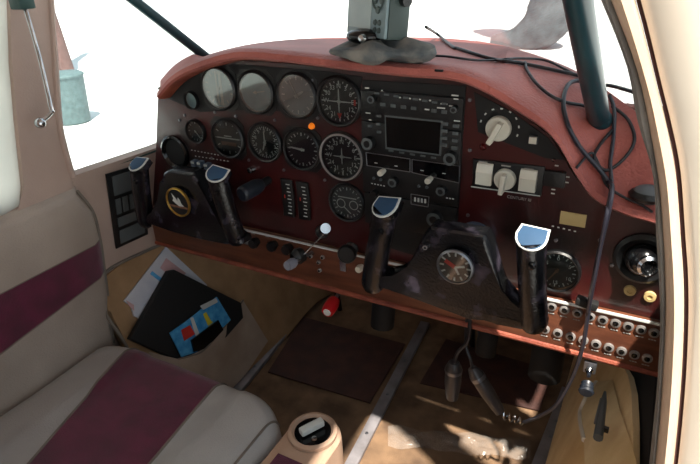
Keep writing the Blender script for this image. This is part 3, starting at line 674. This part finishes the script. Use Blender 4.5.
# ------------------------------------------------------------------ seat cushion
st=thing('pilot_seat',(-.3,-.45,ZF),'grey beige leather pilot seat cushion with a maroon velour centre','seat'); L=st.location.copy()
x0,x1,y1,y0,zt=-.500,-.045,-.182,-.95,-.395
NU=48;NV=30
def seatpt(u,v):
    # u across 0..1, v from front bottom over the top to the rear
    x=x0+(x1-x0)*u; rr=.038
    if v<.25: a=v/.25*PI/2; y=y1-rr+rr*math.cos(a); z=zt-rr+rr*math.sin(a)
    else: y=y1-rr-(v-.25)/.75*(y1-rr-y0); z=zt
    e=min(u,1-u)*(x1-x0); er=.045 if u>.5 else .03
    drop=er-math.sqrt(max(0,er*er-(er-e)**2)) if e<er else 0
    cx=min(u,1-u)*(x1-x0)
    if cx<.09 and v<.5: # round plan corner
        k=(.09-cx)/.09; y-=(.05 if u>.5 else .02)*k*k*max(0,1-(v-.25)/.25 if v>.25 else 1)
    cr_=.010*math.sin(PI*u)-.006*(abs(u-.5)<.26)*1
    return V((x,y,z-drop+cr_+.002*noise.noise(V((x*9,y*9,0)))))-L
us=[]
b=B('seat')
def bound(v):  # stripe limits in u as a function of depth
    y=0 if v<.25 else (v-.25)/.75*.71
    return min(.47,.175+.68*y), min(.82,.665+.27*y)
rows=[];
for j in range(NV+1):
    v=(j/NV)**1.2; a_,c_=bound(v); r=[]
    segs=[(0,a_,14),(a_,c_,16),(c_,1,14)]
    for (s0,s1,n) in segs:
        for k in range(n): 
            t_=k/n
            if s0==0: t_=t_**1.6
            if s1==1: t_=1-(1-t_)**1.6
            r.append(seatpt(s0+(s1-s0)*t_,v))
    r.append(seatpt(1,v)); rows.append(r)
vs=[[b.bm.verts.new(p) for p in r] for r in rows]
skirt=[b.bm.verts.new(V((p.x,p.y-.0,-.54-L.z))) for p in rows[0]]
b.m('seat')
for k in range(44): b._f([skirt[k],skirt[k+1],vs[0][k+1],vs[0][k]])
for side in (0,44):
    sk=[b.bm.verts.new(V((vs[j][side].co.x,vs[j][side].co.y,-.54-L.z))) for j in range(NV+1)]
    for j in range(NV): b._f([vs[j][side],vs[j+1][side],sk[j+1],sk[j]])
for r0,r1 in zip(vs,vs[1:]):
    for k in range(44):
        b.m('maroon' if 14<=k<30 else 'seat'); b._f([r0[k],r0[k+1],r1[k+1],r1[k]])
b.build('cushion',st,sharp=60)
for col in(14,30): B('pipe').tube([rows[j][col]+V((0,0,.0005)) for j in range(NV+1)],.0022,6,sub=1).build('seam',st)
B('pipe').tube([rows[j][40]+V((0,0,.001)) for j in range(2,NV+1)],.0022,6,sub=1).build('piping',st)
B('black').box(V((-.3,-.57,-.6))-L,(.40,.62,.10)).build('seat_base',st)
for sx in(-.44,-.14): B('steel').box(V((sx,-.55,-.67))-L,(.025,.7,.018)).build('runner',st)
# ------------------------------------------------------------------ left kick panel and its pocket
kp=thing('map_pocket_panel',PK(200,380,.004),'tan carpeted kick panel with a vinyl map pocket on the left footwell wall','kick panel'); L=kp.location.copy()
q=[(100,286),(103,276),(118,264),(160,244.5),(185,236),(250,232),(330,262),(345,285),(310,303),(240,392),(140,392),(126,345),(105,312)]
B('tan').prism([PK(*p,.002)-L for p in q],KN*.012,.004).build('carpeted_panel',kp)
B('pipe').tube([PK(*p,.012)-L for p in [(165,243),(118,264),(103,276),(100,287),(105,312),(126,345),(136,375)]],.0035,8).build('piping',kp)
top=[(150,352),(178,359),(190,356),(205,349),(227,323),(243,300)]; bot=[(150,420),(178,420),(200,410),(222,400),(246,374),(268,341)]
rows=[]
for k in range(7):
    f=k/6; rows.append([PK(a[0]*(1-f)+c[0]*f,a[1]*(1-f)+c[1]*f,.016+.045*(1-f)*math.sin(PI*min(1,(i+.6)/5.5))+.004)-L for i,(a,c) in enumerate(zip(top,bot))])
b=B('pocket').grid(rows); b.grid([[p-KN*.004 for p in r] for r in rows]); b.build('pocket',kp)
B('pipe').tube([p+KN*.001 for p in rows[0][1:]],.002,6).build('pocket_hem',kp)
def slab(name,key,pts,off,th,label,cat,extra=None,bev=0):
    c=PK(*pts[0],off); b=B(key); b.prism([PK(*p,off)-c for p in pts],KN*th,bev)
    if extra:
        for k2,pp2 in extra: b.m(k2).prism([PK(*p,off+th+.0002)-c for p in pp2],KN*.0004)
    o=b.build(name,loc=c,smooth=False); return tag(o,label,cat)
slab('map_sheet','paper',[(165,247),(206,285),(180,340),(133,316),(130,306),(123,301)],.018,.004,'folded white printed sheets sticking up behind the black folder','papers',[('pinkp',[(166,258),(186,273),(178,282),(160,268)]),('bluep',[(152,271),(168,283),(166,286),(150,274)]),('pinkp',[(126,300),(134,305),(134,311),(129,306)])])
slab('document_folder','soft',[(165,271),(170,270),(237,303),(239,318),(200,362),(172,360),(126,339)],.026,.016,'black leather document folder standing in the map pocket','folder',bev=.003)
slab('brochure','bluep',[(216,297),(230,320),(196,352),(181,357),(169,333),(190,318)],.046,.003,'glossy blue brochure with red and yellow print leaning on the black folder','brochure',[('redp',[(181,330),(190,325),(195,334),(184,341)]),('white',[(190,318),(193,317),(199,333),(196,337)]),('yellowp',[(203,314),(206,312),(211,321),(213,322),(208,326)]),('white',[(200,306),(216,298),(218,302),(203,310)])])
slab('wallet','gloss',[(190,340),(217,320),(222,330),(205,348),(193,352)],.052,.006,'small shiny black wallet in front of the blue brochure','wallet',bev=.0015)
# ------------------------------------------------------------------ right kick panel with pocket
RN=V((-.38,0,.12)).normalized(); RP=V((.46,0,-.30))
def PRk(px,py,off=0): return plane(px,py,RP+RN*off,RN)
kp=thing('map_pocket_panel',PRk(600,440,.0),'yellowed vinyl kick panel with pocket on the right footwell wall','kick panel'); L=kp.location.copy()
q=[(578,330),(612,345),(626,365),(634,378),(638,395),(640,430),(641,480),(546,480),(551,440),(562,390),(571,345)]
B('yellow').prism([PRk(*p)-L for p in q],RN*.010,.003).build('vinyl_panel',kp)
top=[(585,480),(584,440),(580,415),(586,398),(596,382)]; bot=[(640,480),(636,460),(630,440),(620,410),(612,380)]
rows=[]
for k in range(6):
    f=k/5; rows.append([PRk(a[0]*(1-f)+c[0]*f,a[1]*(1-f)+c[1]*f,.012+.020*(1-f)*(1 if i<4 else .1))-L for i,(a,c) in enumerate(zip(top,bot))])
B('yellow').grid(rows).build('pocket',kp)
B('cream').tube(rows[0][1:],.004,8).build('pocket_hem',kp)
struct(B('wall').prism([(.47,-.3,-.28),(.47,.65,-.28),(.34,.65,-.69),(.34,-.3,-.69)],(.03,0,-.01)).build('trim_3'))
for (px,py,x_,w_,lb) in ((382,318,0,.05,'black ribbed air duct hanging under the panel above the middle rail'),(545,368,0,.06,'black ribbed air duct hanging under the panel beside the right kick panel'),(486,345,0,.04,'black ribbed air duct hanging under the panel behind the right yoke hub')):
    a=PY(px,py,.12); b=B('soft'); rr=[w_/2*(1+.08*(k%2)) for k in range(14)]
    b.tube([V((0,0,-.02)),V((0,.01,.03)),V((-.01,.04,.08)),V((-.02,.1,.12))],w_/2,14,sub=6); o=b.build('air_duct',loc=a); tag(o,lb,'duct','black ducts under the panel')
# plug hanging at the jack, clip in pocket
a=PY(590,367,-.01); t=thing('headset_jack',a,'chrome jack socket with hanging ribbed plug under copper strip','jack')
B('steel').box((0,0,0),(.018,.008,.02),bev=.002).build('socket',t); B('chrome').lathe([(.005,0),(.006,.004),(.004,.008)],(0,-.004,0),(0,-1,-.2),16).build('nut',t)
b=B('navy'); d=PY(587,386,-.045)-a; b.tube([V((0,-.005,-.003)),d*.5],.003,8,sub=1); n=d.normalized(); b.lathe([(.004,-.008),(.009,-.004),(.007,0),(.010,.003),(.008,.006),(.011,.010),(.009,.013),(0,.014)],d,n,18); b.build('plug',t)
a=PRk(605,392,.04); t=thing('pen_clip',a,'dark metal pen tool sticking out of the right pocket','tool')
e=PRk(598,438,.04)-a; B('rbtn').tube([V(),e*.25,e],[.002,.005,.0065],10,sub=1).build('barrel',t)
B('steel').tube([e*.15+V((-.004,-.003,0)),e*.7+V((-.007,-.004,0))],.0015,6,sub=1).build('clip',t); B('black').box(e*.75+V((.004,-.004,0)),(.016,.006,.008),bev=.001).build('lever',t)
# headset plugs dangling below the right yoke
def plug(p0,p1,y,r,label):
    a=PY(*p0,y);e=PY(*p1,y)-a; t=thing('headset_plug',a,label,'plug','headset plugs below the right yoke')
    n=e.normalized(); Ln=e.length
    B('plug').lathe([(0,-.002),(r*.6,0),(r,Ln*.15),(r,Ln*.55),(r*.8,Ln*.9),(r*.7,Ln),(0,Ln)],(0,0,0),n,18).build('body',t)
    B('steel').lathe([(r*1.04,Ln*.18),(r*1.06,Ln*.22),(r*1.04,Ln*.26)],(0,0,0),n,18).build('band',t); return t
plug((454,362),(452,398),-.02,.0145,'stubby grey headset plug hanging on the left under right yoke')
plug((472,368),(500,412),-.02,.0125,'long grey headset plug slanting to the right toward cable coil')
cable('black cord from the subpanel down to the stubby headset plug',[PY(470,318,-.02),PY(468,340,-.02),PY(458,352,-.02),PY(454,363,-.02)],.0032)
cable('black cord from the subpanel down to the slanting headset plug',[PY(467,318,-.01),PY(466,345,-.015),PY(470,358,-.02),PY(473,369,-.02)],.0032)
b=B('chrome'); pts=[]
for k in range(49):
    f=k/48; c=PY(502,415,-.02).lerp(PY(524,422,.02),f); a=f*2*PI*4; pts.append(c+V((0,.006*math.cos(a),.006*math.sin(a))))
o=b.tube(pts,.0016,6,sub=1).build('cable_coil'); center(o); tag(o,'small bright metal spring coil at the end of the grey cable','coil')
# ------------------------------------------------------------------ floor: rails, mats, pedals, plastic
def rail(p0,p1,wd,label):
    a=PZ(*p0,ZF);e=PZ(*p1,ZF)-a; t=thing('floor_rail',a,label,'rail','grey floor rails'); n=e.normalized(); s_=V((-n.y,n.x,0))*wd/2
    e=e-n*0; st_=-n*.5
    B('rail').prism([st_-s_,st_+s_,e+s_,e-s_],(0,0,.012),.002).build('rail_strip',t)
    for f in (.15,.4,.65,.9): B('steel').lathe([(0,.003),(.003,.002),(.004,0)],e*f+V((0,0,.012)),(0,0,1),10).build('screw',t)
rail((353,464),(425,325),.026,'grey floor rail running up the middle of the footwell')
rail((243,385),(312,300),.028,'grey floor rail along foot of the left kick panel')
rail((546,450),(568,392),.03,'grey floor rail along foot of the right kick panel')
def fmat(pts,label):
    c=PZ(*pts[0],ZF+.001); o=B('mat_').prism([PZ(*p,ZF+.001)-c for p in pts],(0,0,.005),.0015).build('floor_mat',loc=c); tag(o,label,'mat','brown floor mats')
fmat([(303,318),(405,345),(370,404),(268,373)],'brown rubber floor mat between the left and middle rails')
fmat([(446,340),(552,372),(540,412),(420,384)],'reddish brown floor mat in the right footwell under headset plugs')
def pedal(x,y,label):
    t=thing('rudder_pedal',(x,y,ZF),label,'pedal','rudder pedals')
    B('black').box((0,0,.14),(.085,.016,.09),Matrix.Rotation(-.35,3,'X'),.004).build('pad',t)
    B('black').tube([(0,.02,.16),(0,.06,.3),(0,.1,.4)],.009,10,sub=1).build('arm',t); B('black').tube([(0,.01,.11),(0,.03,.0)],.008,10,sub=1).build('heel_rod',t)
pedal(-.33,.42,'black rudder pedal beside the left kick panel'); pedal(-.17,.42,'black rudder pedal just left of the middle rail')
pedal(.08,.42,'black rudder pedal just right of the middle rail'); pedal(.25,.42,'black rudder pedal beside the right kick panel')
rows=[]
for i in range(13):
    r=[]
    for k in range(41):
        u=k/40;v=i/12; p=PZ(388+142*u,438+14*u+(v-.5)*(20+8*noise.noise(V((u*6,0,0)))),ZF); p.z+=.006+.03*abs(noise.noise(V((u*8,v*3,3))))*4*v*(1-v)+.004*abs(noise.noise(V((u*20,v*8,9)))); r.append(p)
    rows.append(r)
o=B('plastic').grid(rows).build('plastic_sheet',sharp=60); center(o); tag(o,'crumpled clear plastic strip glinting on the sunlit carpet','plastic')
# ------------------------------------------------------------------ console with fuel selector
zc=-.41; cc=PZ(313,434,zc); ct=thing('centre_console',(cc.x,cc.y-.12,ZF),'tan rounded console housing on the floor beside pilot seat','console'); L=ct.location.copy()
def stad(wd,fr,back,z,n=14):
    pts=[V((cc.x-wd,back,z))]
    for k in range(n+1):
        a=PI-PI*k/n; pts.append(V((cc.x+wd*math.cos(a),cc.y+fr*math.sin(a),z)))
    pts.append(V((cc.x+wd,back,z))); return [p-L for p in pts]
b=B('console'); prof=[(.052,.056,ZF+.001),(.048,.050,-.55),(.046,.048,zc-.02),(.045,.046,zc-.006),(.040,.041,zc),(.030,.030,zc+.001)]
b.grid([stad(w_,f_,-.75,z_) for w_,f_,z_ in prof]); last=stad(.030,.030,-.75,zc+.001); b._f([b.bm.verts.new(p) for p in last])
b.build('housing',ct)
t=thing('fuel_selector',cc+V((0,0,.002)),'round black dial with white lever on top of the tan console','selector')
B('console').lathe([(.040,0),(.040,.006),(.034,.009),(.030,.004)],(0,0,0),(0,0,1),32).build('rim',t)
B('gloss').lathe([(0,.003),(.0305,.003),(.031,.0)],(0,0,0),(0,0,1),32).build('dial',t)
R=Matrix.Rotation(math.radians(62),3,'Z'); B('white').box(R@V((0,.002,.012)),(.042,.013,.012),R,.003).build('lever',t)
B('chrome').lathe([(0,.003),(.004,.002),(.005,0)],(.010,-.012,.004),(0,0,1),12).build('screw',t)
B('maroon').box(V((cc.x-.004,cc.y-.085,zc+.002))-L,(.045,.05,.003)).build('placard',ct,smooth=False)
# ------------------------------------------------------------------ right door post
YS=-.30
S=[(430,-300),(520,-160),(570,-70),(601,0),(627,67),(637,119),(653,176),(656,235),(659,280),(660,330),(656,400),(650,464),(640,560)]
Bi=[(444,-304),(532,-165),(581,-74),(611,0),(637,70),(650,130),(659,185),(663,235),(665,280),(665,330),(661,400),(655,464),(645,560)]
Ck=[(470,-315),(560,-175),(608,-80),(636,0),(658,88),(667,124),(676,170),(681,235),(684,280),(684,330),(681,390),(674,464),(662,560)]
def sub(P,y): return cr([PY(*p,y) for p in P],4)
s0=sub(S,YS);s1=sub(Bi,YS-.003);s2=sub(Ck,YS-.012)
rows=[]
b=B('seal'); g=[[p+V((0,.05,0)),p,p.lerp(q,.5)+V((0,-.006,0)),q] for p,q in zip(s0,s1)]; b.grid(g)
struct(b.build('trim_4'))
b=B('tanpost'); g=[[p,p.lerp(q,.15)+V((0,-.008,0)),p.lerp(q,.5)+V((0,-.012,0)),p.lerp(q,.85)+V((0,-.008,0)),q.lerp(p,.02)] for p,q in zip(s1,s2)]; b.grid(g)
struct(b.build('door_frame'))
b=B('crackline'); b.grid([[q,q+V((.0022,.002,0)),q+V((.0035,-.001,0))] for q in s2]); struct(b.build('trim_5'))  # dark brown strip along the crack
b=B('cream'); g=[]
for q in s2:
    q=q+V((.0030,-.001,0)); g.append([q,q+V((.006,-.006,0)),q+V((.03,-.012,0)),q+V((.10,-.02,0)),q+V((.22,-.02,0))])
b.grid(g); struct(b.build('wall_door_side'))
# ------------------------------------------------------------------ render look
sc=bpy.context.scene; sc.view_settings.view_transform='Standard'; sc.view_settings.look='None'; sc.view_settings.exposure=0; sc.view_settings.gamma=1
sc.cycles.max_bounces=8; sc.cycles.transparent_max_bounces=12; sc.cycles.sample_clamp_indirect=6
